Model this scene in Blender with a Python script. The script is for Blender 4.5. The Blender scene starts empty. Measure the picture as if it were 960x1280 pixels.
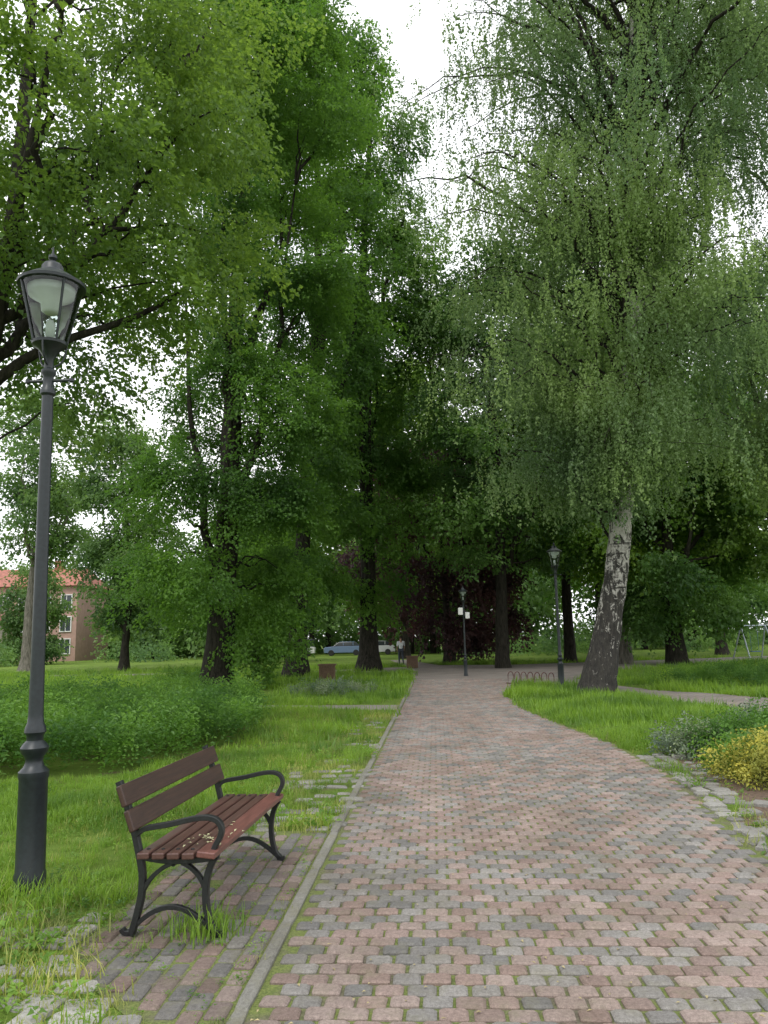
import bpy, bmesh, math, random
import numpy as np
from mathutils import Vector, Matrix, Euler
random.seed(7); rng=np.random.default_rng(7)
scene=bpy.context.scene
scene.view_settings.view_transform='Standard'; scene.view_settings.look='None'; scene.view_settings.exposure=0
COL=scene.collection
# ---------------------------------------------------------------- helpers
def link(o,parent=None):
    COL.objects.link(o)
    if parent is not None: o.parent=parent
    return o
def obj_from(name,verts,faces,mat=None,parent=None,loc=(0,0,0),smooth=False,col=COL):
    me=bpy.data.meshes.new(name)
    me.from_pydata([tuple(v) for v in verts] if not isinstance(verts,np.ndarray) else verts.tolist(),[],faces)
    if smooth: me.polygons.foreach_set('use_smooth',[True]*len(me.polygons))
    if mat: me.materials.append(mat)
    me.update()
    o=bpy.data.objects.new(name,me); o.location=loc
    if col is not None: col.objects.link(o)
    if parent is not None: o.parent=parent
    return o
def empty(name,loc=(0,0,0),rz=0,rot=None):
    e=bpy.data.objects.new(name,None); COL.objects.link(e); e.location=loc
    e.rotation_euler=rot if rot else (0,0,rz); e.empty_display_size=.2
    return e
class MB:
    def __init__(s): s.v=[];s.f=[];s.n=0
    def add(s,v,f):
        v=np.asarray(v,float); s.v.append(v); s.f+= [tuple(i+s.n for i in q) for q in f]; s.n+=len(v)
    def tube(s,pts,rad,seg=6,cap=True,twist=0,jit=0):
        pts=np.asarray(pts,float); n=len(pts); rad=np.broadcast_to(np.asarray(rad,float),(n,))
        T=np.gradient(pts,axis=0); T/= (np.linalg.norm(T,axis=1)[:,None]+1e-9)
        ref=np.array([0,0,1.]) if abs(T[:,2]).mean()<.8 else np.array([1.,0,0])
        A=np.cross(T,ref); A/=np.linalg.norm(A,axis=1)[:,None]+1e-9
        B=np.cross(T,A)
        th=np.arange(seg)*2*math.pi/seg
        R=rad[:,None]*(1+ (rng.normal(0,jit,(n,seg)) if jit else 0))*np.ones((n,seg))
        V=pts[:,None,:]+R[:,:,None]*(np.cos(th)[None,:,None]*A[:,None,:]+np.sin(th)[None,:,None]*B[:,None,:])
        F=[]
        for i in range(n-1):
            for j in range(seg):
                k=(j+1)%seg; F.append((i*seg+j,i*seg+k,(i+1)*seg+k,(i+1)*seg+j))
        if cap: F.append(tuple(range(seg))); F.append(tuple((n-1)*seg+j for j in reversed(range(seg))))
        s.add(V.reshape(-1,3),F)
    def bar(s,yz,x,wx,th,taper=None):
        p=np.asarray(yz,float); n=len(p); T=np.gradient(p,axis=0); T/=np.linalg.norm(T,axis=1)[:,None]+1e-9
        N=np.stack([-T[:,1],T[:,0]],1); V=[];F=[]
        for i in range(n):
            t=th if taper is None else th*taper[i]
            for (sx,sn) in ((-1,-.8),(-.8,-1),(.8,-1),(1,-.8),(1,.8),(.8,1),(-.8,1),(-1,.8)):
                q=p[i]+N[i]*sn*t/2; V.append((x+sx*wx/2,q[0],q[1]))
        for i in range(n-1):
            for j in range(8):
                k=(j+1)%8; F.append((i*8+j,(i+1)*8+j,(i+1)*8+k,i*8+k))
        F.append(tuple(range(8))); F.append(tuple((n-1)*8+j for j in reversed(range(8))))
        s.add(V,F)
    def lathe(s,prof,seg=20,c=(0,0),rot=0):
        V=[];F=[]
        for (r,z) in prof:
            for j in range(seg):
                a=2*math.pi*j/seg+rot; V.append((c[0]+r*math.cos(a),c[1]+r*math.sin(a),z))
        for i in range(len(prof)-1):
            for j in range(seg):
                k=(j+1)%seg; F.append((i*seg+j,i*seg+k,(i+1)*seg+k,(i+1)*seg+j))
        F.append(tuple(reversed(range(seg)))); F.append(tuple((len(prof)-1)*seg+j for j in range(seg)))
        s.add(V,F)
    def box(s,c,d,rot=None):
        V=np.array([(x,y,z) for x in(-.5,.5) for y in(-.5,.5) for z in(-.5,.5)])*np.array(d)
        if rot is not None: V=V@np.array(Euler(rot).to_matrix()).T
        V=V+np.array(c)
        s.add(V,[(0,1,3,2),(4,6,7,5),(0,4,5,1),(2,3,7,6),(0,2,6,4),(1,5,7,3)])
    def obj(s,name,mat,parent=None,loc=(0,0,0),smooth=False,col=COL):
        return obj_from(name,np.concatenate(s.v),s.f,mat,parent,loc,smooth,col)
def bez(p0,p1,p2,n):
    t=np.linspace(0,1,n)[:,None]; p0,p1,p2=map(lambda q:np.asarray(q,float),(p0,p1,p2))
    return (1-t)**2*p0+2*t*(1-t)*p1+t*t*p2
def smooth_path(pts,n):
    pts=np.asarray(pts,float); t=np.linspace(0,1,len(pts)); tt=np.linspace(0,1,n)
    out=np.stack([np.interp(tt,t,pts[:,k]) for k in range(pts.shape[1])],1)
    for _ in range(3): out[1:-1]=(out[:-2]+2*out[1:-1]+out[2:])/4
    return out
def bevel(o,w=.004,seg=2):
    m=o.modifiers.new('bevel','BEVEL'); m.width=w; m.segments=seg; m.limit_method='ANGLE'; return o
# ---------------------------------------------------------------- materials
def nmat(name):
    m=bpy.data.materials.new(name); m.use_nodes=True; nt=m.node_tree
    return m,nt,nt.nodes['Principled BSDF'],nt.nodes['Material Output']
def N(nt,t,**k):
    n=nt.nodes.new(t)
    for a,b in k.items(): setattr(n,a,b)
    return n
def ramp(nt,stops,fac):
    r=N(nt,'ShaderNodeValToRGB'); e=r.color_ramp.elements
    while len(e)<len(stops): e.new(.5)
    for i,(p,c) in enumerate(stops): e[i].position=p; e[i].color=(*c,1)
    nt.links.new(fac,r.inputs[0]); return r.outputs[0]
def noise(nt,vec,scale,detail=4,rough=.55,dist=0):
    n=N(nt,'ShaderNodeTexNoise'); n.inputs['Scale'].default_value=scale; n.inputs['Detail'].default_value=detail
    n.inputs['Roughness'].default_value=rough; n.inputs['Distortion'].default_value=dist
    if vec is not None: nt.links.new(vec,n.inputs['Vector'])
    return n.outputs[0]
def pos(nt): return N(nt,'ShaderNodeNewGeometry').outputs['Position']
def objc(nt): return N(nt,'ShaderNodeTexCoord').outputs['Object']
def mapping(nt,vec,scale=(1,1,1)):
    m=N(nt,'ShaderNodeMapping'); m.inputs['Scale'].default_value=scale; nt.links.new(vec,m.inputs[0]); return m.outputs[0]
def mix(nt,fac,a,b,mode='MIX'):
    m=N(nt,'ShaderNodeMix',data_type='RGBA',blend_type=mode)
    def s(i,v):
        if isinstance(v,(tuple,list)): m.inputs[i].default_value=(*v,1) if len(v)==3 else v
        elif isinstance(v,(int,float)): m.inputs[i].default_value=v
        else: nt.links.new(v,m.inputs[i])
    s(0,fac); s(6,a); s(7,b); return m.outputs[2]
def bump(nt,bs,h,strength=.5,dist=.01):
    b=N(nt,'ShaderNodeBump'); b.inputs['Strength'].default_value=strength; b.inputs['Distance'].default_value=dist
    nt.links.new(h,b.inputs['Height']); nt.links.new(b.outputs[0],bs.inputs['Normal'])
def simple(name,col,rough=.6,metal=0,nscale=20,var=.25,bmp=.2,spec=.5):
    m,nt,bs,o=nmat(name); p=objc(nt); n=noise(nt,p,nscale)
    d=tuple(c*(1-var) for c in col); l=tuple(min(1,c*(1+var)) for c in col)
    nt.links.new(ramp(nt,[(.3,d),(.7,l)],n),bs.inputs['Base Color'])
    bs.inputs['Roughness'].default_value=rough; bs.inputs['Metallic'].default_value=metal
    bs.inputs['Specular IOR Level'].default_value=spec
    if bmp: bump(nt,bs,n,bmp,.003)
    return m
def leaf_mat(name,dark,light,trans,tf=.4,big=.25,gl=.025):
    m,nt,bs,out=nmat(name); nt.nodes.remove(bs)
    at=N(nt,'ShaderNodeAttribute'); at.attribute_name='rnd'
    c=ramp(nt,[(0,dark),(1,light)],at.outputs['Fac'])
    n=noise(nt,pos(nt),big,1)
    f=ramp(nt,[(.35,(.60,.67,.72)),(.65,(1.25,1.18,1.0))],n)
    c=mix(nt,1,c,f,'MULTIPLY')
    df=N(nt,'ShaderNodeBsdfDiffuse'); nt.links.new(c,df.inputs[0])
    tr=N(nt,'ShaderNodeBsdfTranslucent'); tc=mix(nt,1,trans,f,'MULTIPLY'); nt.links.new(tc,tr.inputs[0])
    mx=N(nt,'ShaderNodeMixShader'); mx.inputs[0].default_value=tf
    nt.links.new(df.outputs[0],mx.inputs[1]); nt.links.new(tr.outputs[0],mx.inputs[2])
    g=N(nt,'ShaderNodeBsdfGlossy'); g.inputs['Roughness'].default_value=.5
    m2=N(nt,'ShaderNodeMixShader'); m2.inputs[0].default_value=gl
    nt.links.new(mx.outputs[0],m2.inputs[1]); nt.links.new(g.outputs[0],m2.inputs[2]); nt.links.new(m2.outputs[0],out.inputs[0])
    return m
M={}
M['linden']=leaf_mat('linden_leaf',(.043,.11,.018),(.10,.21,.035),(.17,.35,.04),.43)
M['linden_l']=leaf_mat('linden_leaf_light',(.066,.13,.024),(.13,.225,.048),(.26,.42,.06),.47)
M['chestnut']=leaf_mat('chestnut_leaf',(.048,.115,.026),(.095,.19,.045),(.16,.32,.05),.43)
M['pale']=leaf_mat('pale_leaf',(.08,.16,.05),(.14,.24,.08),(.23,.39,.09),.45)
M['bright']=leaf_mat('bright_leaf',(.10,.19,.027),(.165,.29,.043),(.31,.52,.055),.48)
M['birch']=leaf_mat('birch_leaf',(.12,.19,.07),(.20,.295,.115),(.29,.44,.135),.44)
M['beech']=leaf_mat('copper_beech_leaf',(.05,.028,.036),(.10,.052,.06),(.14,.06,.06),.35)
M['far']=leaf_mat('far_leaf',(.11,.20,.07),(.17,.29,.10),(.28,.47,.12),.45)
M['hedge']=leaf_mat('hedge_leaf',(.06,.15,.028),(.15,.29,.055),(.21,.42,.06),.4,1.2)
M['yellow']=leaf_mat('yellow_leaf',(.26,.28,.05),(.52,.49,.10),(.45,.45,.08),.3,4)
M['silver']=leaf_mat('silver_leaf',(.16,.22,.14),(.28,.34,.24),(.2,.28,.15),.25,2)
M['grass']=leaf_mat('grass_blade',(.10,.205,.022),(.215,.35,.052),(.33,.54,.06),.45,.7)
M['drygrass']=leaf_mat('dry_grass_blade',(.20,.26,.05),(.38,.40,.14),(.38,.44,.1),.35,1.)
M['weed']=leaf_mat('weed_leaf',(.10,.21,.035),(.19,.32,.06),(.28,.48,.07),.42,2)
def bark(name,a,b,sc=6):
    m,nt,bs,o=nmat(name); p=mapping(nt,objc(nt),(1,1,.22)); n=noise(nt,p,sc*2,6,.7,.4)
    nt.links.new(ramp(nt,[(.35,a),(.65,b)],n),bs.inputs['Base Color']); bs.inputs['Roughness'].default_value=.95; bs.inputs['Specular IOR Level'].default_value=.15
    bump(nt,bs,n,1,.06); return m
M['bark']=bark('linden_bark',(.012,.011,.009),(.050,.045,.035))
M['barkg']=bark('grey_bark',(.08,.075,.06),(.22,.20,.17))
def birchbark():
    m,nt,bs,o=nmat('birch_bark'); oc=objc(nt)
    big=noise(nt,mapping(nt,oc,(1.8,1.8,.9)),3.8,7,.75,.9)
    bands=noise(nt,mapping(nt,oc,(.8,.8,6)),1.6,5,.65)
    sx=N(nt,'ShaderNodeSeparateXYZ'); nt.links.new(oc,sx.inputs[0])
    mr=N(nt,'ShaderNodeMapRange'); mr.inputs[1].default_value=.5; mr.inputs[2].default_value=5.; mr.inputs[3].default_value=.19; mr.inputs[4].default_value=-.04
    nt.links.new(sx.outputs[2],mr.inputs[0])
    ad=N(nt,'ShaderNodeMath',operation='ADD'); nt.links.new(big,ad.inputs[0]); nt.links.new(mr.outputs[0],ad.inputs[1])
    w=ramp(nt,[(.52,(1,1,1)),(.57,(0,0,0))],ad.outputs[0])
    w2=ramp(nt,[(.38,(0,0,0)),(.44,(1,1,1))],bands)
    white=ramp(nt,[(.3,(.32,.30,.27)),(.7,(.58,.56,.51))],noise(nt,oc,9))
    dark=ramp(nt,[(.35,(.012,.011,.01)),(.7,(.06,.053,.044))],noise(nt,mapping(nt,oc,(1,1,.25)),14,6,.7))
    f=mix(nt,1,w,w2,'MULTIPLY')
    c=mix(nt,f,dark,white)
    nt.links.new(c,bs.inputs['Base Color']); bs.inputs['Roughness'].default_value=.85
    bump(nt,bs,noise(nt,mapping(nt,oc,(1,1,.3)),12,7,.7),1,.09)
    return m
M['birchbark']=birchbark()
M['iron']=simple('black_iron',(.012,.013,.014),.42,0,60,.4,.25)
M['lamp']=simple('lamp_paint',(.012,.017,.02),.4,0,40,.3,.15)
M['white']=simple('white_paint',(.75,.75,.73),.5,0,10,.05,0)
def wood(name,a,b,rough=.45):
    m,nt,bs,o=nmat(name); oc=objc(nt)
    n=noise(nt,mapping(nt,oc,(1.5,30,30)),3,6,.65,.3); n2=noise(nt,oc,5,3)
    c=ramp(nt,[(.3,a),(.7,b)],n); c=mix(nt,.45,c,ramp(nt,[(.3,(.55,.55,.55)),(.7,(1,1,1))],n2),'MULTIPLY')
    nt.links.new(c,bs.inputs['Base Color']); bs.inputs['Roughness'].default_value=rough
    bump(nt,bs,n,.35,.002); return m
M['woodback']=wood('dark_brown_wood',(.030,.014,.010),(.072,.036,.024))
M['woodseat']=wood('red_brown_wood',(.06,.027,.022),(.12,.058,.045),.4)
M['woodfront']=wood('red_wood',(.11,.042,.035),(.21,.088,.07),.4)
M['bin']=wood('bin_wood',(.12,.07,.045),(.22,.14,.09),.8)
def paver_mat(name,mosslo,mosshi):
    m,nt,bs,o=nmat(name); a=N(nt,'ShaderNodeVertexColor'); a.layer_name='Col'
    p=pos(nt); n=noise(nt,p,55,4,.75); n2=noise(nt,p,1.1,3,.6); n3=noise(nt,p,240,1); n4=noise(nt,p,6,5,.7)
    c=mix(nt,1,a.outputs[0],ramp(nt,[(.3,(.66,.65,.63)),(.72,(1.25,1.25,1.25))],n),'MULTIPLY')
    c=mix(nt,1,c,ramp(nt,[(.35,(.80,.79,.75)),(.65,(1.1,1.1,1.1))],n2),'MULTIPLY')
    c=mix(nt,.5,c,ramp(nt,[(.35,(.6,.6,.6)),(.6,(1.15,1.15,1.15))],n3),'MULTIPLY')
    c=mix(nt,ramp(nt,[(mosslo,(0,0,0)),(mosshi,(.5,.5,.5))],n4),c,(.18,.17,.105))
    nt.links.new(c,bs.inputs['Base Color']); bs.inputs['Roughness'].default_value=.82; bs.inputs['Specular IOR Level'].default_value=.35
    bump(nt,bs,n,.6,.004); return m
M['paver']=paver_mat('paver_stone',.49,.76); M['paverm']=paver_mat('mossy_paver_stone',.44,.68)
def joint_mat():
    m,nt,bs,o=nmat('joint_sand_moss'); p=pos(nt)
    a=ramp(nt,[(.35,(.08,.07,.05)),(.65,(.17,.15,.105))],noise(nt,p,45,5,.7))
    g=ramp(nt,[(.3,(.07,.10,.022)),(.7,(.18,.21,.055))],noise(nt,p,90,3))
    f=ramp(nt,[(.36,(0,0,0)),(.52,(1,1,1))],noise(nt,p,2.2,5,.7))
    nt.links.new(mix(nt,f,a,g),bs.inputs['Base Color']); bs.inputs['Roughness'].default_value=1
    bump(nt,bs,noise(nt,p,120,3),1,.006); return m
M['joint']=joint_mat()
def plaza_mat():
    m,nt,bs,o=nmat('far_paving'); p=pos(nt)
    b=N(nt,'ShaderNodeTexBrick'); nt.links.new(p,b.inputs[0]); b.inputs['Scale'].default_value=1; b.inputs['Brick Width'].default_value=.17; b.inputs['Row Height'].default_value=.13
    b.inputs['Mortar Size'].default_value=.012; b.inputs['Color1'].default_value=(.26,.21,.19,1); b.inputs['Color2'].default_value=(.22,.205,.20,1); b.inputs['Mortar'].default_value=(.15,.13,.1,1)
    c=mix(nt,1,b.outputs[0],ramp(nt,[(.3,(.75,.74,.72)),(.7,(1.15,1.15,1.12))],noise(nt,p,.8,4)),'MULTIPLY')
    nt.links.new(c,bs.inputs['Base Color']); bs.inputs['Roughness'].default_value=.85; return m
M['plaza']=plaza_mat()
M['gravel']=simple('gravel',(.22,.20,.165),.95,0,30,.3,.7)
M['soil']=simple('soil',(.12,.08,.055),1,0,30,.5,1)
def ground_mat():
    m,nt,bs,o=nmat('grass_ground'); p=pos(nt)
    a=ramp(nt,[(.35,(.06,.10,.02)),(.65,(.14,.20,.045))],noise(nt,p,9,5,.75))
    b=ramp(nt,[(.35,(.11,.19,.025)),(.65,(.20,.30,.05))],noise(nt,p,.35,3))
    c=mix(nt,.6,a,b)
    f=ramp(nt,[(.56,(0,0,0)),(.68,(1,1,1))],noise(nt,p,1.6,5,.7))
    c=mix(nt,f,c,(.15,.13,.07))
    nt.links.new(c,bs.inputs['Base Color']); bs.inputs['Roughness'].default_value=1; bs.inputs['Specular IOR Level'].default_value=.1
    bump(nt,bs,noise(nt,p,40,3,.7),1,.04); return m
M['ground']=ground_mat()
# ---------------------------------------------------------------- world / light / camera
w=bpy.data.worlds.new('World'); scene.world=w; w.use_nodes=True; nt=w.node_tree; bg=nt.nodes['Background']
try: w.cycles.sampling_method='NONE'
except Exception as ex: print(ex)
sky=N(nt,'ShaderNodeTexSky',sky_type='NISHITA'); sky.sun_disc=False; sky.sun_elevation=math.radians(55); sky.sun_rotation=math.radians(200)
tc=N(nt,'ShaderNodeTexCoord').outputs['Generated']
cl=ramp(nt,[(.3,(.80,.83,.87)),(.7,(1,1,1))],noise(nt,mapping(nt,tc,(1,1,2.5)),1.8,2,.5))
sc=N(nt,'ShaderNodeVectorMath',operation='SCALE'); nt.links.new(cl,sc.inputs[0]); sc.inputs['Scale'].default_value=15.5
mxw=mix(nt,.94,sky.outputs[0],sc.outputs[0])
nt.links.new(mxw,bg.inputs[0]); bg.inputs[1].default_value=.12
sl=bpy.data.lights.new('sun','SUN'); sl.energy=1.5; sl.angle=math.radians(22); sl.color=(1,.97,.92)
so=bpy.data.objects.new('sun',sl); COL.objects.link(so)
so.rotation_euler=(math.radians(35),0,math.radians(-20)); so.location=(0,0,40)
cam=bpy.data.cameras.new('camera'); co=bpy.data.objects.new('camera',cam); COL.objects.link(co); scene.camera=co
cam.sensor_fit='VERTICAL'; cam.sensor_height=32; cam.lens=24; cam.clip_start=.05; cam.clip_end=1500
co.matrix_world=Matrix.Translation((0,0,1.5))@Matrix.Rotation(math.radians(99.5),4,'X')@Matrix.Rotation(math.radians(-1.2),4,'Z')
# ---------------------------------------------------------------- ground & paths
def sheet(name,poly,z,mat):
    return obj_from(name,[(x,y,z) for x,y in poly],[tuple(range(len(poly)))],mat)
S=600
sheet('ground',[(-S,-60),(S,-60),(S,S),(-S,S)],0,M['ground'])
RE=np.array([(-5,1.9),(3,2.15),(5.28,2.48),(8.65,3.02),(11.2,3.12),(14,2.95),(17,2.85),(21.3,3.2),(26,4.3),(29,5.5)])
def xr(y): return np.interp(y,RE[:,0],RE[:,1])
def xl(y): return -.79+.062*y
ys=np.linspace(-4,29,60)
V=[];F=[]
for i,y in enumerate(ys):
    V+=[(xl(y)-.1,y,.004),(xr(y)+.05,y,.004)]
    if i: F.append((2*i-2,2*i-1,2*i+1,2*i))
obj_from('paved_path',V,F,M['joint'])
plaza=[(.95,28.2),(5.2,28.2),(6.2,27),(8,31),(10,34.5),(16,40.5),(30,46),(60,52),(60,60),(30,53),(16,47),(7,44),(3,46),(1.4,60),(.2,60),(1.2,44),(-4,41),(-20,43),(-20,41),(-4,39),(1.1,37)]
sheet('path_junction',plaza,.008,M['plaza'])
rpoly=[(4.5,27.5),(5.5,24.5),(6.1,20.6),(6.5,17),(6.95,14),(7.6,8),(8.5,0),(11.5,0),(10.4,12),(9.0,17.6),(8.2,20),(7.3,21.6),(6.9,24),(6.9,27.9)]
sheet('side_path',rpoly,.012,M['plaza'])
lpoly=[(.25,17.2),(.35,18.5),(-2.5,19.1),(-9.5,21.9),(-25,27),(-25,25.5),(-9.5,20.9),(-2.5,18.2)]
sheet('gravel_path',lpoly,.004,M['gravel'])
soil=[(2.75,6.4),(3.15,7.2),(3.2,8.4),(3.25,9.6),(3.6,10.6),(4.6,10.6),(5.2,8),(4.6,6)]
sheet('flower_bed_soil',soil,.006,M['soil'])
def inpoly(x,y,poly):
    x=np.asarray(x);y=np.asarray(y);c=np.zeros(x.shape,bool);n=len(poly)
    for i in range(n):
        x1,y1=poly[i];x2,y2=poly[i-1]
        if y1==y2: continue
        k=((y1>y)!=(y2>y))&(x<(x2-x1)*(y-y1)/(y2-y1)+x1); c^=k
    return c
# pavers
D=np.array([.0619,.998]); Nn=np.array([.998,-.0619]); O=np.array([-.79,0.])
OCT=np.array([(-1,-.78),(-.84,-1),(.84,-1),(1,-.78),(1,.78),(.84,1),(-.84,1),(-1,.78)])
def pavers(name,items,mat):
    """items: (u,v,wu,wv,h,col,jit,rot)"""
    V=[];F=[];C=[];n=0
    for (u,v,wu,wv,h,col,jit,rot) in items:
        o=OCT*(wu/2,wv/2)
        if jit: o=o*(1+rng.normal(0,jit,(8,1)))
        c,s=math.cos(rot),math.sin(rot); o=o@np.array([[c,s],[-s,c]])
        tx,ty=rng.normal(0,.012,2)
        for k,(ins,z) in enumerate(((.009,h),(.0,h-.008),(-.001,-.002))):
            sc=1-ins/(min(wu,wv)/2)
            for q in o*sc:
                p=O+(u+q[0])*Nn+(v+q[1])*D
                V.append((p[0],p[1],z+(q[0]*tx+q[1]*ty if k<2 else 0)))
        F.append(tuple(range(n,n+8)))
        for a in (0,8):
            for j in range(8):
                k=(j+1)%8; F.append((n+a+j,n+a+8+j,n+a+8+k,n+a+k))
        C+= [(*col,1)]*24; n+=24
    o=obj_from(name,V,F,mat); ca=o.data.color_attributes.new('Col','FLOAT_COLOR','POINT'); ca.data.foreach_set('color',np.array(C,dtype=np.float32).ravel())
    return o
PINK=[(.28,.21,.188),(.305,.24,.217),(.255,.187,.165),(.285,.225,.203)]; GREY=[(.215,.205,.198),(.24,.228,.218),(.18,.174,.17),(.255,.24,.228)]
items=[];RW=.108;W=.137
r=0;v=1.6
while v<29.5:
    off=(r%2)*W/2
    u=W/2-off
    rowb=.74 if (r//2)%2==0 else .46
    while True:
        P=O+u*Nn+v*D
        if P[0]+W*.3>xr(P[1]): break
        if u>.02:
            wu=W; uu=u
            if u<W/2: wu=W/2;uu=u+W/4-.0
            cl=math.sin(u*1.9+v*.8)*.15+math.sin(v*2.3-u*.7)*.12
            pk=rng.random()<rowb+cl
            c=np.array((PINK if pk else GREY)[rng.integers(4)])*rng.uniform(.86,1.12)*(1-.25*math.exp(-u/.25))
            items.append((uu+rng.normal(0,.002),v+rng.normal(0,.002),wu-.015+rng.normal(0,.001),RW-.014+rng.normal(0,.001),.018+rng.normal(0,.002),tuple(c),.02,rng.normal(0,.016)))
        u+=W
    v+=RW; r+=1
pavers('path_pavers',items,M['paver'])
items=[];v=1.5
while v<28:
    L=.98; items.append((-.055+rng.normal(0,.003),v+L/2,.065,L-.008,.024+rng.normal(0,.002),tuple(np.array((.21,.205,.185))*rng.uniform(.85,1.1)),.0,rng.normal(0,.002))); v+=L
pavers('path_kerb',items,M['paverm'])
# bench pad
padpoly_u=lambda v: -1.02 if v>3.95 else -1.02+(3.95-v)*1.0
items=[];v=2.9;r=0
while v<6.35:
    u=-.10-.10/2
    while u>padpoly_u(v)-.0:
        vv=v+(.08 if int(round(u/.105))%2 else 0)
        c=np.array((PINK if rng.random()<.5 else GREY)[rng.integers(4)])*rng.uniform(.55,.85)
        if rng.random()<(.97 if v>3.6 else .8): items.append((u,vv,.09,.148,.015+rng.normal(0,.003),tuple(c),.02,rng.normal(0,.02)))
        u-=.102
    v+=.16
pavers('bench_pad_pavers',items,M['paver'])
V=[];F=[]
for i,v in enumerate(np.linspace(1.9,6.5,20)):
    for u in (padpoly_u(v)-.04,-.1):
        u=min(u,-.1) if u==-.1 else min(u,-.16)
        p=O+u*Nn+v*D; V.append((p[0],p[1],.0045))
    if i: F.append((2*i-2,2*i-1,2*i+1,2*i))
obj_from('bench_pad',V,F,M['joint'])
padpoly=[tuple(O+min(padpoly_u(v),-.16)*Nn+v*D) for v in np.linspace(2.9,6.45,12)]+[tuple(O+0*Nn+v*D) for v in (6.45,2.9)]
items=[]
def setts(u0,u1,v0,v1,prob,size=(.15,.26),br=1.):
    v=v0
    while v<v1:
        u=u0+rng.uniform(0,.1)
        while u<u1:
            wu=rng.uniform(*size); wv=rng.uniform(.12,.17)
            if rng.random()<prob and not inpoly(*(O+(u+wu/2)*Nn+v*D),padpoly):
                g=rng.uniform(.18,.32)*br; items.append((u+wu/2,v+rng.normal(0,.015),wu-.03,wv-.02,.016+rng.normal(0,.005),(g,g*.98,g*.92),.10,rng.normal(0,.15)))
            u+=wu
        v+=.165
setts(-1.95,-.3,2.2,4.6,.85,(.15,.26),1.2)
setts(-.95,-.14,6.55,9.5,.5); setts(-.75,-.14,9.5,16.5,.3)
pavers('stone_setts',items,M['paver'])
items=[]
for v in np.arange(5.2,10,.17):
    for k in range(2+int(rng.random()<.5)):
        x=xr(v)+.10+k*.2+rng.normal(0,.02); 
        P=np.array((x,v))-O; u_=P@Nn; v_=P@D; g=rng.uniform(.18,.34)
        items.append((u_,v_,rng.uniform(.1,.2),rng.uniform(.1,.17),.025+rng.normal(0,.01),(g,g*.97,g*.92),.14,rng.normal(0,.4)))
pavers('bed_edging_stones',items,M['paver'])
# ---------------------------------------------------------------- leaf sources
def src_collection(name,objs):
    c=bpy.data.collections.new(name)
    for o in objs: c.objects.link(o)
    return c
def norm(a): return a/(np.linalg.norm(a,axis=-1,keepdims=True)+1e-9)
def leaves(base,dr,up,ln,wd,fold=.25):
    n=len(base); dr=norm(dr); side=norm(np.cross(up,dr)); nr=np.cross(dr,side)
    ln=np.broadcast_to(ln,(n,))[:,None]; wd=np.broadcast_to(wd,(n,))[:,None]
    a=base; t=base+dr*ln-nr*ln*.12; m=base+dr*ln*.42
    l=m+side*wd/2+nr*wd*fold; r=m-side*wd/2+nr*wd*fold
    V=np.stack([a,r,t,l],1).reshape(-1,3); return V,[(4*i,4*i+1,4*i+2,4*i+3) for i in range(n)]
def spray(seed,mat,n=46,L=.95,ls=.105,flat=1.):
    g=np.random.default_rng(seed); t=g.random(n)**.75; s=g.normal(0,.26,n)*L*(1.1-.6*t)
    x=t*L; z=-.42*L*t**2-.3*np.abs(s)+g.normal(0,.07*flat,n)
    base=np.stack([x,s,z],1)
    az=np.arctan2(s,x+.15)*1.2+g.normal(0,.7,n); pt=-.5+g.normal(0,.4,n)
    dr=np.stack([np.cos(az)*np.cos(pt),np.sin(az)*np.cos(pt),np.sin(pt)],1)
    up=norm(np.stack([g.normal(0,.45,n),g.normal(0,.45,n),np.ones(n)],1))
    l=ls*g.uniform(.7,1.25,n); mb=MB(); V,F=leaves(base,dr,up,l,l*.8); mb.add(V,F)
    return mb.obj('leaf_spray',mat,col=None)
def strand(seed,mat,n=57,L=1.5,ls=.075):
    g=np.random.default_rng(seed); mb=MB(); 
    nb=3
    for b in range(nb):
        Lb=L*g.uniform(.6,1.); dx,dy=g.normal(0,.2,2); ph=g.uniform(0,6)
        def P(t): return np.stack([dx*np.sqrt(t)+.03*np.sin(t*5+ph),dy*np.sqrt(t)+.03*np.cos(t*4+ph),-Lb*t],1)
        t=g.random(n//nb)**.85; base=P(t)+g.normal(0,.025,(n//nb,3))
        az=g.uniform(0,6.28,n//nb); pt=-.9+g.normal(0,.4,n//nb)
        dr=np.stack([np.cos(az)*np.cos(pt),np.sin(az)*np.cos(pt),np.sin(pt)],1)
        up=norm(g.normal(0,1,(n//nb,3))+np.array([0,0,.4])); l=ls*g.uniform(.7,1.2,n//nb)
        V,F=leaves(base,dr,up,l,l*.8); mb.add(V,F)
    return mb.obj('birch_strand',mat,col=None)
def sprig(seed,mat,n=30,H=.32,ls=.045):
    g=np.random.default_rng(seed); z=g.random(n)*H; az=g.uniform(0,6.28,n); r=g.random(n)*.09
    base=np.stack([np.cos(az)*r,np.sin(az)*r,z],1); pt=.35+g.normal(0,.35,n)
    dr=np.stack([np.cos(az)*np.cos(pt),np.sin(az)*np.cos(pt),np.sin(pt)],1)
    up=np.tile([0,0,1.],(n,1))+g.normal(0,.3,(n,3)); l=ls*g.uniform(.7,1.3,n)
    mb=MB(); V,F=leaves(base,dr,norm(up),l,l*.55); mb.add(V,F); return mb.obj('leaf_sprig',mat,col=None)
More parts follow.
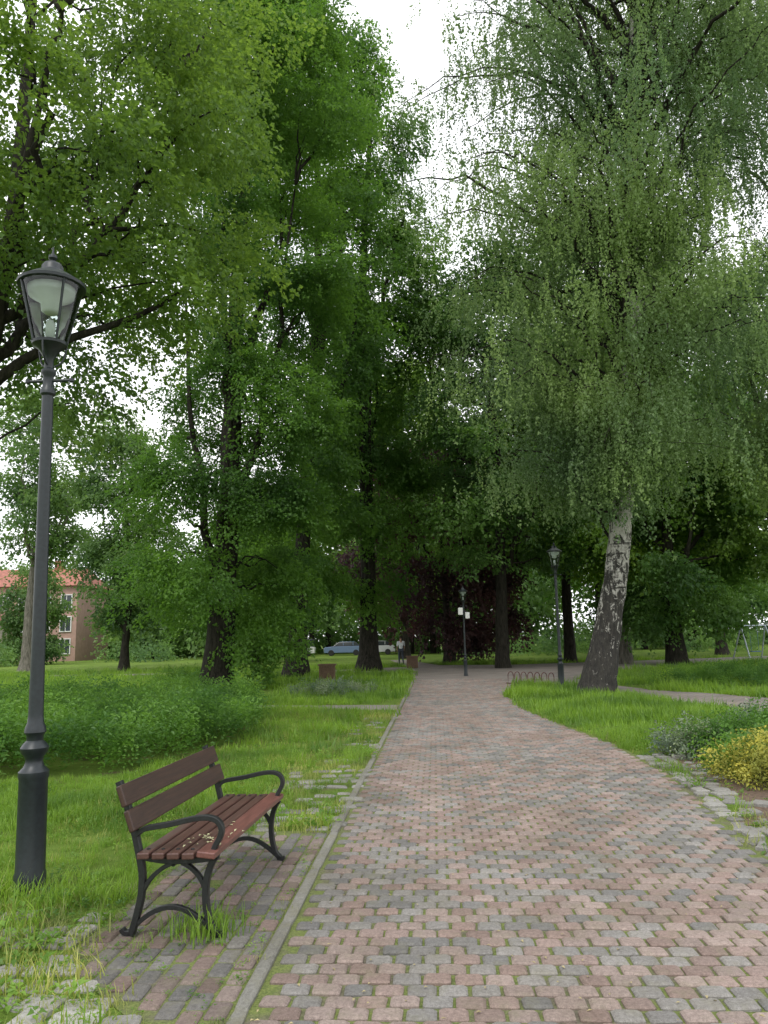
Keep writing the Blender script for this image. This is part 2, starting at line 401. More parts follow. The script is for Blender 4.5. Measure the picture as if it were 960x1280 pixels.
def tuft(seed,mat,n=44,H=.20,R=.13,w=.006,simple_blade=False):
    g=np.random.default_rng(seed); V=[];F=[]
    for i in range(n):
        a=g.uniform(0,6.28); r=R*math.sqrt(g.random()); b=np.array([math.cos(a)*r,math.sin(a)*r,-.01]); h=H*g.uniform(.45,1.15)
        la=g.uniform(0,6.28); ld=np.array([math.cos(la),math.sin(la),0])*h*g.uniform(.15,.75); sd=np.array([-math.sin(la),math.cos(la),0]); ww=w*g.uniform(.6,1.3)
        m=b+ld*.3+np.array([0,0,h*.6]); t=b+ld+np.array([0,0,h*(1-.12*g.random())]); k=len(V)
        if simple_blade:
            V+=[b-sd*ww*.75,b+sd*ww*.75,t]; F+=[(k,k+1,k+2)]
        else:
            V+=[b-sd*ww/2,b+sd*ww/2,m+sd*ww*.45,m-sd*ww*.45,t]; F+=[(k,k+1,k+2,k+3),(k+3,k+2,k+4)]
    return obj_from('grass_tuft',np.array(V),F,mat,col=None)
def weed(seed,mat,n=18,ls=.032):
    g=np.random.default_rng(seed); az=g.uniform(0,6.28,n); r=g.random(n)*.07; pt=.45+g.normal(0,.35,n)
    base=np.stack([np.cos(az)*r,np.sin(az)*r,g.random(n)*.05],1); dr=np.stack([np.cos(az)*np.cos(pt),np.sin(az)*np.cos(pt),np.sin(pt)],1)
    l=ls*g.uniform(.6,1.3,n); mb=MB(); V,F=leaves(base,dr,np.tile([0,0,1.],(n,1)),l,l*.6); mb.add(V,F); return mb.obj('weed',mat,col=None)
SRC={}
for k in ('linden','linden_l','pale','bright','beech','far','chestnut'):
    SRC[k]=src_collection('src_'+k,[spray(i+1,M[k],42) for i in range(4)])
    SRC[k+'_c']=src_collection('src_coarse_'+k,[spray(i+61,M[k],17,.95,.165,1.4) for i in range(4)])
SRC['birch']=src_collection('src_birch',[strand(i+21,M['birch']) for i in range(4)])
for k,ls in (('hedge',.05),('yellow',.04),('silver',.045)): SRC[k]=src_collection('src_'+k,[sprig(i+31,M[k],28,.3,ls) for i in range(3)])
SRC['grass']=src_collection('src_grass',[tuft(i+41,M['grass'],38,.17) for i in range(4)])
SRC['grass_c']=src_collection('src_grass_coarse',[tuft(i+46,M['grass'],18,.17,.15,.012,True) for i in range(4)])
SRC['drygrass']=src_collection('src_drygrass',[tuft(i+51,M['drygrass'],22,.10,.12,.005) for i in range(3)])
SRC['weed']=src_collection('src_weed',[weed(i+71,M['weed']) for i in range(3)])
NG={}
def node_group(key):
    if key in NG: return NG[key]
    g=bpy.data.node_groups.new('instance_'+key,'GeometryNodeTree')
    g.interface.new_socket('Geometry',in_out='INPUT',socket_type='NodeSocketGeometry'); g.interface.new_socket('Geometry',in_out='OUTPUT',socket_type='NodeSocketGeometry')
    gi=g.nodes.new('NodeGroupInput'); go=g.nodes.new('NodeGroupOutput'); ip=g.nodes.new('GeometryNodeInstanceOnPoints')
    ci=g.nodes.new('GeometryNodeCollectionInfo'); ci.inputs['Collection'].default_value=SRC[key]; ci.inputs['Separate Children'].default_value=True; ci.inputs['Reset Children'].default_value=True
    def na(name,t):
        n=g.nodes.new('GeometryNodeInputNamedAttribute'); n.data_type=t; n.inputs['Name'].default_value=name
        return next(o for o in n.outputs if o.enabled and o.name=='Attribute')
    er=g.nodes.new('FunctionNodeEulerToRotation'); rl=g.nodes.new('GeometryNodeRealizeInstances')
    L=g.links.new
    L(gi.outputs[0],ip.inputs['Points']); L(ci.outputs[0],ip.inputs['Instance']); ip.inputs['Pick Instance'].default_value=True
    L(na('idx','INT'),ip.inputs['Instance Index']); L(na('rot','FLOAT_VECTOR'),er.inputs[0]); L(er.outputs[0],ip.inputs['Rotation']); L(na('scl','FLOAT'),ip.inputs['Scale'])
    L(ip.outputs[0],rl.inputs[0]); L(rl.outputs[0],go.inputs[0]); NG[key]=g; return g
def scatter(name,key,P,rot,scl,parent=None,loc=(0,0,0)):
    P=np.asarray(P,np.float32); n=len(P)
    me=bpy.data.meshes.new(name); me.vertices.add(n); me.vertices.foreach_set('co',P.ravel())
    a=me.attributes.new('rot','FLOAT_VECTOR','POINT'); a.data.foreach_set('vector',np.asarray(rot,np.float32).ravel())
    a=me.attributes.new('scl','FLOAT','POINT'); a.data.foreach_set('value',np.asarray(scl,np.float32).ravel())
    a=me.attributes.new('rnd','FLOAT','POINT'); a.data.foreach_set('value',rng.random(n).astype(np.float32))
    a=me.attributes.new('idx','INT','POINT'); a.data.foreach_set('value',rng.integers(0,12,n).astype(np.int32))
    o=bpy.data.objects.new(name,me); COL.objects.link(o); o.location=loc
    if parent is not None: o.parent=parent
    m=o.modifiers.new('instances','NODES'); m.node_group=node_group(key); return o
# ---------------------------------------------------------------- trees
def lobe_pts(c,lr,n,az0,zf=.6,sc=1.):
    d=norm(rng.normal(0,1,(n,3))); d[:,2]=np.where(rng.random(n)<.6,np.abs(d[:,2]),d[:,2])
    r=lr*rng.uniform(.3,1.05,n)[:,None]; P=c+d*r*np.array([1,1,zf])
    az=np.where(rng.random(n)<.5,az0,np.arctan2(d[:,1],d[:,0]))+rng.normal(0,.6,n)
    rot=np.stack([rng.normal(0,.35,n),.2+rng.normal(0,.35,n),az],1)
    return P,rot,sc*rng.uniform(.7,1.25,n)
def tree(name,x,y,H,prof,key,barkm,tr=.4,lean=(0,0),lobes=90,per=48,lr=(.8,1.5),sc=1.,trunk=None,flare=1.7,limbs=(),inner=.3,zf=.85,wander=.25):
    mb=MB()
    if trunk is None:
        n=12; t=np.linspace(0,1,n); tp=np.stack([lean[0]*t+wander*np.sin(t*5+rng.uniform(0,6))*t*2,lean[1]*t+wander*np.cos(t*4+rng.uniform(0,6))*t*2,t*H*.93],1)
    else:
        tp=smooth_path(np.asarray(trunk,float)-np.array([x,y,0]),16)
    tp[0,2]=-.15
    hh=tp[:,2]
    ti=np.linspace(0,1,len(tp)); tt=np.linspace(0,1,len(tp)*3)
    tp2=np.stack([np.interp(tt,ti,tp[:,k]) for k in range(3)],1)
    h2=tp2[:,2]; rad2=tr*(1-.88*np.clip(h2/H,0,1)**.8); rad2=rad2*(1+(flare-1)*np.exp(-np.clip(h2,0,None)/.55))
    mb.tube(tp2,rad2,14,jit=.05)
    def at(h): return np.array([np.interp(h,tp[:,2],tp[:,0]),np.interp(h,tp[:,2],tp[:,1]),h])
    for L in limbs:
        q=smooth_path(np.asarray(L[0],float)-np.array([x,y,0]),10); mb.tube(q,np.linspace(L[1],L[2],10),7,jit=.05)
    prof=np.asarray(prof,float); h0,h1=prof[0,0],prof[-1,0]
    hs=np.linspace(h0,h1,60); wts=np.interp(hs,prof[:,0],prof[:,1])+.4; wts/=wts.sum()
    ph=rng.uniform(0,6.28,3)
    mains=[]
    for i in range(6):
        hb=rng.uniform(max(1.8,h0*.8),h1*.45); a=i*1.05+rng.uniform(-.4,.4); ht=min(hb+rng.uniform(.35,.55)*(h1-hb),h1*.92); R=np.interp(ht,prof[:,0],prof[:,1])*.62
        s=at(hb); e=at(min(ht,hh[-1]))*np.array([1,1,0])+np.array([math.cos(a)*R,math.sin(a)*R,ht]); m=s*.6+e*.4; m[:2]=s[:2]*.25+e[:2]*.75; m[2]=s[2]*.65+e[2]*.35
        q=bez(s,m,e,12); q[1:-1]+=rng.normal(0,.1,(10,3)); mb.tube(q,np.linspace(tr*.38,.03,12),7,jit=.05); mains.append(q)
    MP=np.concatenate(mains)
    AP=[];AR=[];AS=[]
    for i in range(lobes):
        h=rng.choice(hs,p=wts)+rng.normal(0,.3); a=rng.uniform(0,2*math.pi)
        R=np.interp(h,prof[:,0],prof[:,1])*(1+.16*math.sin(h*1.1+2*a+ph[0])+.12*math.sin(h*2.3-a+ph[1]))
        l=rng.uniform(*lr); rho=max(.2,(R-l*.5))*math.sqrt(rng.uniform(inner,1.08)); c=at(min(h,hh[-1]))*np.array([1,1,0])+np.array([math.cos(a)*rho,math.sin(a)*rho,h])
        hs0=max(min(h-rho*rng.uniform(.3,.9),hh[-1]*.97),min(1.8,h)); s=at(max(hs0,.6))
        k=MP[:,2]<h+.2
        if k.any():
            dd=np.linalg.norm(MP[k]-c,axis=1); j=dd.argmin()
            if dd[j]<np.linalg.norm(s-c): s=MP[k][j]
        mid=(s+c)/2+np.array([0,0,rng.uniform(.0,.3)*np.linalg.norm(s-c)])+rng.normal(0,.2,3)
        q=bez(s,mid,c,8); q[1:-1]+=rng.normal(0,.06,(6,3)); rr=max(.02,.035*rho*tr**.5*rng.uniform(.5,1.1)); mb.tube(q,np.linspace(rr,.01,8),5,cap=False)
        P,ro,s_=lobe_pts(c,l,per,a,zf,sc); AP.append(P);AR.append(ro);AS.append(s_)
    o=mb.obj(name,M[barkm],loc=(x,y,0),smooth=True)
    P=np.concatenate(AP); k=P[:,2]>.25
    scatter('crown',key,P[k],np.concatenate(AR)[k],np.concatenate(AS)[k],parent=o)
    return o
lp=lambda R,b,H:[(b,R*.55),(b+.12*(H-b),R),(b+.6*(H-b),R*.95),(b+.85*(H-b),R*.7),(H,R*.25)]
tree('linden_tree',-5.73,26.2,30,[(1.3,1.9),(3,3.2),(5,3.3),(10,2.9),(16,3.1),(24,3.0),(28,2.2),(30,1)],'linden','bark',.50,(1.6,0),138,42,flare=1.5,lr=(.8,1.5))
tree('linden_tree',-4.1,35,34,[(3,2.4),(8,3.0),(20,3.3),(29,3),(34,1.2)],'linden_c','bark',.44,(1.6,0),100,42)
tree('linden_tree',-.95,40,37,[(3.2,1.1),(6,2.2),(12,2.9),(22,3.6),(31,3.2),(37,1.2)],'linden_c','bark',.47,(.4,0),130,44)
tree('linden_tree',-7.0,11,16.5,[(6,2.6),(8,3.4),(11,4.1),(14,4.0),(16.5,2.0)],'linden_l','bark',.26,lobes=100,per=30,lr=(.5,1.05),sc=.8,
     trunk=[(-7.0,11,0),(-6.7,11,3),(-6.0,11,5.4),(-5.7,11.2,7.9),(-5.9,11.6,10.5),(-6.1,12,13),(-6.1,12.2,15.8)],
     limbs=[([(-6.25,11,4.9),(-5.6,10.9,5.6),(-4.9,10.8,6.0),(-3.6,10.8,6.25),(-3.0,10.8,6.7)],.10,.03),([(-5.8,11,7.2),(-5.3,10.6,8.8),(-4.9,10.4,10.8)],.09,.04)])
tree('horse_chestnut_tree',5.9,39.8,23.5,[(5.6,3.4),(8,5.2),(14,5.2),(20,4.2),(23.5,1.6)],'chestnut_c','bark',.36,lobes=110,per=42,lr=(.9,1.7),flare=1.3,sc=1.1)
tree('horse_chestnut_tree',10.8,46,22,lp(4.8,6.5,22),'chestnut_c','bark',.35,lobes=66,per=38,sc=1.35,flare=1.3)
tree('maple_tree',12.8,42,26,lp(5.4,5,26),'bright_c','barkg',.35,lobes=86,per=38,lr=(1,1.8),sc=1.4,flare=1.3)
tree('copper_beech_tree',3.9,49,15,[(1.8,3.4),(4,4.8),(10,4.4),(15,1.6)],'beech_c','bark',.3,lobes=64,per=38,sc=1.35)
tree('horse_chestnut_tree',14.8,40,15,[(2.3,3),(5,4.2),(10,3.6),(15,1)],'chestnut_c','bark',.5,lobes=60,per=38,sc=1.15,flare=1.3)
tree('maple_tree',19.5,38,21,lp(4.0,5,21),'linden_l_c','bark',.3,lobes=55,per=38,sc=1.25)
tree('maple_tree',24,56,22,lp(6.2,5,22),'chestnut_c','bark',.35,lobes=52,per=32,lr=(1.2,2),sc=1.85)
tree('maple_tree',17,62,23,lp(5.5,6,23),'linden_c','bark',.35,lobes=48,per=32,lr=(1.2,2),sc=1.85)
tree('maple_tree',1.5,64,26,lp(5.2,5,26),'linden_l_c','bark',.35,lobes=60,per=32,lr=(1.2,2),sc=1.85)
tree('ash_tree',-15.5,46,15,[(2.5,1.8),(5,2.9),(11,2.6),(15,1)],'pale_c','bark',.26,lobes=52,per=38,lr=(.8,1.4),sc=1.1)
tree('ash_tree',-22.5,49,18,[(7.5,2.0),(10,3.0),(15,3.0),(18,1)],'pale_c','barkg',.42,lobes=36,per=34,sc=1.25)
tree('maple_tree',-10.5,62,14,[(1.5,3),(6,4.0),(11,3.4),(14,1.5)],'linden_c','bark',.3,lobes=42,per=32,sc=1.85,lr=(1,1.8))
tree('ash_tree',-31.8,70,8.8,[(1.2,1.6),(3.5,2.4),(6.5,2.0),(8.8,.7)],'pale_c','bark',.18,lobes=26,per=26,sc=1.5,lr=(.8,1.3))
# birches
def birch(x,y,H,trunk,prof,tr,nbr,per,bias=0):
    mb=MB(); tp=smooth_path(np.asarray(trunk,float)-np.array([x,y,0]),40); tp[0,2]=-.15; h=np.clip(tp[:,2],0,None)
    rad=tr*(1-.9*(h/H)**.75)*(1+.5*np.exp(-h/.6)); mb.tube(tp,rad,18,jit=.06)
    prof=np.asarray(prof,float); AP=[];AS=[]
    tmax=tp[-1,2]
    mb2=MB()
    for i in range(nbr):
        h=rng.uniform(prof[0,0]+1.5,prof[-1,0]); a=rng.uniform(0,6.283); R=np.interp(h,prof[:,0],prof[:,1])*rng.uniform(.45,1.08)*(1-bias*math.cos(a))
        hs=min(max(h-R*rng.uniform(.3,.8),3.8),tmax*.98); s=np.array([np.interp(hs,tp[:,2],tp[:,0]),np.interp(hs,tp[:,2],tp[:,1]),hs])
        e=s*np.array([1,1,0])+np.array([math.cos(a)*R,math.sin(a)*R,h]); m=s*.45+e*.55+np.array([0,0,.55*R]) ; m[:2]=s[:2]*.55+e[:2]*.45
        q=bez(s,m,e,14); q[1:-1]+=rng.normal(0,.09,(12,3)); rr=(.009*R+.014)*rng.uniform(.7,1.5); mb2.tube(q,np.linspace(rr,.006,14),5,cap=False)
        t=rng.uniform(.3,1,per); idx=t*13; P=np.stack([np.interp(idx,np.arange(14),q[:,k]) for k in range(3)],1)
        off=rng.normal(0,.5,(per,3))*np.array([1,1,.6]); P=P+off; 
        AP.append(P); AS.append(rng.uniform(.5,1.3,per))
        for k in range(3):
            j=rng.integers(4,13); p=q[j]; d=np.array([*rng.normal(0,.6,2),rng.uniform(-.2,.3)]); mb2.tube(bez(p,p+d,p+d*1.4+np.array([0,0,-.7]),5),np.linspace(.009,.003,5),3,cap=False)
    o=mb.obj('birch_tree',M['birchbark'],loc=(x,y,0),smooth=True)
    mb2.obj('branches',M['bark'],parent=o,smooth=True)
    P=np.concatenate(AP); n=len(P); rot=np.stack([rng.normal(0,.12,n),rng.normal(0,.12,n),rng.uniform(0,6.28,n)],1)
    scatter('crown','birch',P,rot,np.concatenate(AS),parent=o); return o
birch(5.43,20.6,24,[(5.43,20.6,0),(5.85,20.6,1.6),(6.2,20.6,3.2),(6.5,20.6,5),(6.75,20.6,6.8),(7.15,20.6,10.1),(7.45,20.5,14.2),(7.7,20.4,18),(7.9,20.4,21.5)],
      [(4.5,2.0),(7,3.6),(10,5.6),(14,6.5),(19,6.8),(25,5.4)],.38,180,42,.1)
birch(13.5,23.5,23,[(13.5,23.5,0),(13.6,23.5,4),(13.4,23.5,9),(13.6,23.5,15),(13.5,23.5,21)],[(5,2),(9,3.6),(15,4.4),(24,3.5)],.26,72,38)
# distant trees
mb=MB(); AP=[];AR=[];AS=[]
for i in range(70):
    a=rng.uniform(-36,36); d=rng.uniform(78,125); x=d*math.sin(math.radians(a)); y=d*math.cos(math.radians(a))
    pxa=math.tan(math.radians(a))
    if pxa<-.26: H=rng.uniform(7,10)*d/85
    elif pxa<-.15: H=rng.uniform(9,12)*d/85
    else: H=rng.uniform(15,21)*d/90
    if -.54<pxa<-.38 and d<112: continue
    mb.tube([(x,y,-.1),(x,y,H*.4),(x+.5,y,H*.8)],[.4,.3,.1],6)
    R=H*.26
    for k in range(15):
        h=rng.uniform(.2,1)*H; rr=R*math.sqrt(max(.05,1-((h/H-.5)/.55)**2)); aa=rng.uniform(0,6.28); c=np.array([x+math.cos(aa)*rr*.8,y+math.sin(aa)*rr*.8,h])
        P,ro,s=lobe_pts(c,2.1,17,aa,.7,2.9); AP.append(P);AR.append(ro);AS.append(s)
dt=mb.obj('distant_trees',M['bark'])
scatter('crowns','far_c',np.concatenate(AP),np.concatenate(AR),np.concatenate(AS),parent=dt)
AP=[];AR=[];AS=[]
for i in range(46):
    a=rng.uniform(-34,34); d=rng.uniform(62,84); x=d*math.tan(math.radians(a)); 
    if -.16<x/d<.10: continue
    P,ro,s=lobe_pts(np.array([x,d,.8]),1.7,36,0,.8,1.3); P[:,2]=np.abs(P[:,2]); AP.append(P);AR.append(ro);AS.append(s)
for i in range(70):
    a=-36+i*72/69; d=rng.uniform(96,108); x=d*math.tan(math.radians(a))
    P,ro,s=lobe_pts(np.array([x,d,1.6]),2.8,32,0,.75,2.7); P[:,2]=np.abs(P[:,2]); AP.append(P);AR.append(ro);AS.append(s)
scatter('shrubs','far_c',np.concatenate(AP),np.concatenate(AR),np.concatenate(AS))
# ---------------------------------------------------------------- hedge, bushes, grass
hedge=[(-4.3,9.0),(-3.2,9.3),(-2.5,10.6),(-2.2,12.2),(-2.3,14.5),(-2.9,16.8),(-6,17.6),(-11,16.5),(-11,9.2),(-6.5,8.8)]
def rand_in(poly,n):
    p=np.array(poly); lo=p.min(0);hi=p.max(0); q=rng.uniform(lo,hi,(n*3,2)); return q[inpoly(q[:,0],q[:,1],poly)][:n]
q=rand_in(hedge,6600); n=len(q)
hh=.50+.15*np.sin(q[:,0]*2.1+1)*np.cos(q[:,1]*1.7)+.10*np.sin(q[:,0]*5+q[:,1]*4)
z=np.where(rng.random(n)<.6,hh-.18+rng.normal(0,.06,n),rng.uniform(0,.35,n))
scatter('hedge','hedge',np.stack([q[:,0],q[:,1],np.clip(z,0,1)],1),np.stack([rng.normal(0,.3,n),rng.normal(0,.3,n),rng.uniform(0,6.28,n)],1),rng.uniform(.8,1.4,n))
def bush(name,key,cx,cy,rx,ry,h,n):
    d=norm(rng.normal(0,1,(n,3))); d[:,2]=np.abs(d[:,2]); r=rng.uniform(.4,1,n)[:,None]**.5*(1+.18*np.sin(d[:,:1]*7+d[:,1:2]*5)); P=d*r*np.array([rx,ry,h-.2])
    rot=np.stack([-d[:,1]*.7+rng.normal(0,.3,n),d[:,0]*.7+rng.normal(0,.3,n),rng.uniform(0,6.28,n)],1)
    return scatter(name,key,P,rot,rng.uniform(.6,1.1,n),loc=(cx,cy,0))
bush('euonymus_bush','yellow',3.95,8.0,.65,.6,.52,340)
bush('euonymus_bush','yellow',4.9,8.9,.6,.6,.55,260)
bush('lavender_bush','silver',3.85,9.9,.5,.45,.45,150)
bush('lavender_bush','silver',5.0,10.6,.7,.5,.55,240)
bush('green_bush','hedge',4.5,9.6,.8,.6,.6,320)
bush('green_bush','hedge',4.0,8.6,.62,.6,.46,180)
for (cx,cy,rx,ry,h) in ((10.4,23.5,2.4,1,.7),(13.8,24.3,2.2,1,.75)): bush('low_shrub','hedge',cx,cy,rx,ry,h,900)
bush('low_shrub','silver',-1.6,22.3,1.3,.6,.45,220)
bush('low_shrub','hedge',-6.9,27.4,1.5,1,.8,400)
def grass_mask(q):
    k=(q[:,0]<xl(q[:,1])-.12)|(q[:,0]>xr(q[:,1])+.06)|(q[:,1]>29)
    for p in (plaza,rpoly,lpoly,hedge,padpoly): k&=~inpoly(q[:,0],q[:,1],p)
    return k
def gscat(name,key,x0,x1,y0,y1,n,s0,s1,extra=None):
    q=rng.uniform((x0,y0),(x1,y1),(n,2)); k=grass_mask(q)
    f=np.sin(q[:,0]*1.7+np.sin(q[:,1]*1.3)*2)+np.sin(q[:,1]*2.1+q[:,0]*.8); k&=rng.random(n)<(.72+.2*f)
    k&=np.abs(q[:,0]/q[:,1])<.68
    if extra is not None: k&=extra(q)
    q=q[k]; n=len(q); f=f[k]
    return scatter(name,key,np.stack([q[:,0],q[:,1],np.zeros(n)],1),np.stack([rng.normal(0,.12,n),rng.normal(0,.12,n),rng.uniform(0,6.28,n)],1),rng.uniform(s0,s1,n)*(1+.2*f))
corner=lambda q:(q[:,1]<4.8)&(q[:,0]>-2.8)
verge=lambda q:((q[:,0]<xl(q[:,1])-1.0)|(rng.random(len(q))<.2))
nobed=lambda q:~inpoly(q[:,0],q[:,1],soil)&((q[:,0]>xr(q[:,1])+.5)|(rng.random(len(q))<.45)|(q[:,1]>10))
lowleft=lambda q:verge(q)&~(corner(q)&(rng.random(len(q))<.9))
gscat('grass','grass',-6.5,.2,2.2,11,6200,.4,.95,lowleft)
gscat('grass','grass_c',-12,.8,11,22,5600,.8,1.4,lambda q:(q[:,0]<xl(q[:,1])-.7)|(rng.random(len(q))<.35))
gscat('grass','grass',2.4,9,5,13,2400,.6,1.2,nobed)
gscat('grass','grass_c',2.4,9,13,22,4600,.8,1.5,nobed)
gscat('grass','grass_c',-30,6,20,48,8000,1.2,1.9,None)
gscat('grass','grass_c',3,30,20,50,6000,1.2,1.9,None)
gscat('dry_grass','drygrass',-3.5,.3,2.2,18,3800,.6,1.2,lambda q:q[:,0]>xl(q[:,1])-2.6)
gscat('dry_grass','drygrass',2.4,4,4,20,600,.6,1.2,lambda q:q[:,0]<xr(q[:,1])+.7)
gscat('weeds','weed',-6.5,.2,2.2,14,6500,.5,1.3,lambda q:((q[:,0]<xl(q[:,1])-.9)|(rng.random(len(q))<.4))&~(corner(q)&(rng.random(len(q))<.5)))
gscat('weeds','weed',2.4,7,4.5,16,1600,.6,1.5,None)
P=[(-1.02,4.28,0),(-.93,4.2,0),(-.97,4.38,0),(-.85,4.3,0),(-1.12,4.3,0),(-.88,4.42,0),(-1.0,4.34,0),(-2.1,5.0,0),(-2.35,5.02,0),(-2.2,4.88,0),(-1.25,4.15,0)]
n=len(P); scatter('grass_tufts','grass',P,np.stack([np.zeros(n)]*2+[rng.uniform(0,6,n)],1),[1.1,.9,1.1,.8,.9,.8,1.,.9,.9,.8,.5])
n=340; v=rng.uniform(2.9,6.4,n); u=np.where(rng.random(n)<.5,-.12-rng.random(n)**2*.9,-1.02+rng.random(n)**2*.5); 
P=O+u[:,None]*Nn+v[:,None]*D; scatter('joint_moss','weed',np.column_stack([P,np.full(n,.008)]),np.stack([np.zeros(n)]*2+[rng.uniform(0,6,n)],1),rng.uniform(.15,.45,n))
y=rng.uniform(3,27,320); x=np.where(rng.random(320)<.5,xl(y)-.11+rng.normal(0,.02,320),xr(y)+.03+rng.normal(0,.05,320))
scatter('edge_weeds','drygrass',np.stack([x,y,np.full(320,.01)],1),np.stack([np.zeros(320)]*2+[rng.uniform(0,6,320)],1),rng.uniform(.25,.6,320))
n=420; y=3+rng.random(n)**1.4*18; x=xl(y)+rng.random(n)*(xr(y)-xl(y)); V,F=leaves(np.stack([x,y,np.full(n,.025)],1),np.stack([rng.normal(0,1,n),rng.normal(0,1,n),rng.normal(0,.15,n)],1),np.tile([0,0,1.],(n,1)),rng.uniform(.012,.03,n),rng.uniform(.008,.016,n))
obj_from('fallen_leaves',V,F,simple('dry_leaf',(.32,.27,.14),.9,0,3,.5,0))
# ---------------------------------------------------------------- bench
be=empty('park_bench',(-1.08,4.98,.017),rot=(0,0,math.radians(-90-5.5)))
mb=MB()
def sp(pts,n=18): return smooth_path(pts,n)
for sx in (-.70,.70):
    w=.038
    back=sp([(-.215,.0),(-.20,.05),(-.165,.18),(-.16,.30),(-.185,.40),(-.215,.52),(-.26,.65),(-.31,.765)],26)
    mb.bar(back,sx,w,.034)
    mb.bar(sp([(-.215,.012),(-.235,.006),(-.26,.012),(-.268,.03)],8),sx,w,.024)
    front=sp([(.245,.012),(.215,.03),(.19,.10),(.175,.2),(.185,.30),(.215,.37),(.235,.39)],20)
    mb.bar(front,sx,w,.032); mb.bar([(.225,.011),(.25,.009),(.275,.012)],sx,w,.022)
    mb.bar(sp([(-.17,.385),(-.05,.365),(.08,.365),(.24,.385)],12),sx,w,.03)
    mb.bar(sp([(-.20,.04),(-.12,.11),(-.02,.145),(.08,.13),(.18,.06),(.21,.035)],16),sx,w*.8,.024)
    mb.bar(sp([(-.165,.20),(-.13,.27),(-.06,.33),(.0,.355)],10),sx,w*.8,.022)
    mb.bar(sp([(.18,.22),(.15,.29),(.09,.34),(.05,.357)],10),sx,w*.8,.022)
    arm=sp([(-.205,.49),(-.17,.525),(-.10,.535),(.0,.55),(.10,.575),(.19,.585),(.245,.565),(.265,.52),(.25,.475),(.225,.44),(.215,.40)],34)
    mb.bar(arm,sx,w*1.05,.027)
o=mb.obj('iron_frames',M['iron'],be,smooth=False)
mb=MB(); mb.tube([(-.7,0,.345),(.7,0,.345)],.012,8); mb.obj('tie_rod',M['iron'],be)
def slat(name,c,d,rot,mat):
    mb=MB(); mb.box((0,0,0),d); o=mb.obj(name,mat,be); o.location=c; o.rotation_euler=rot; bevel(o,.007,3); return o
yy=[-.135,-.055,.025,.105,.20]; 
for i,yv in enumerate(yy):
    wd=.066 if i<4 else .098
    slat('seat_slat_%d'%(i+1),(0,yv,.405+ (0.006 if i==4 else 0)),(1.56,wd,.032),(math.radians(2 if i<4 else -6),0,0),M['woodfront'] if i==4 else M['woodseat'])
for i,(yv,zv) in enumerate(((-.215,.575),(-.262,.70))):
    slat('back_slat_%d'%(i+1),(0,yv+.0,zv),(1.56,.03,.112),(math.radians(20),0,0),M['woodback'])
mb=MB()
for sx in (-.7,.7):
    for yv in yy: mb.lathe([(.011,.4205),(.011,.4245),(.006,.4265)],8,c=(sx,yv))
mb.obj('bolts',M['iron'],be)
n=46; V,F=leaves(np.stack([rng.normal(.50,.09,n),rng.normal(.14,.05,n),np.full(n,.432)],1),rng.normal(0,1,(n,3))*np.array([1,1,.4]),np.tile([0,0,1.],(n,1)),.024,.014)
obj_from('fallen_blossom',V,F,simple('blossom',(.45,.44,.26),.9,0,3,.3,0),be)
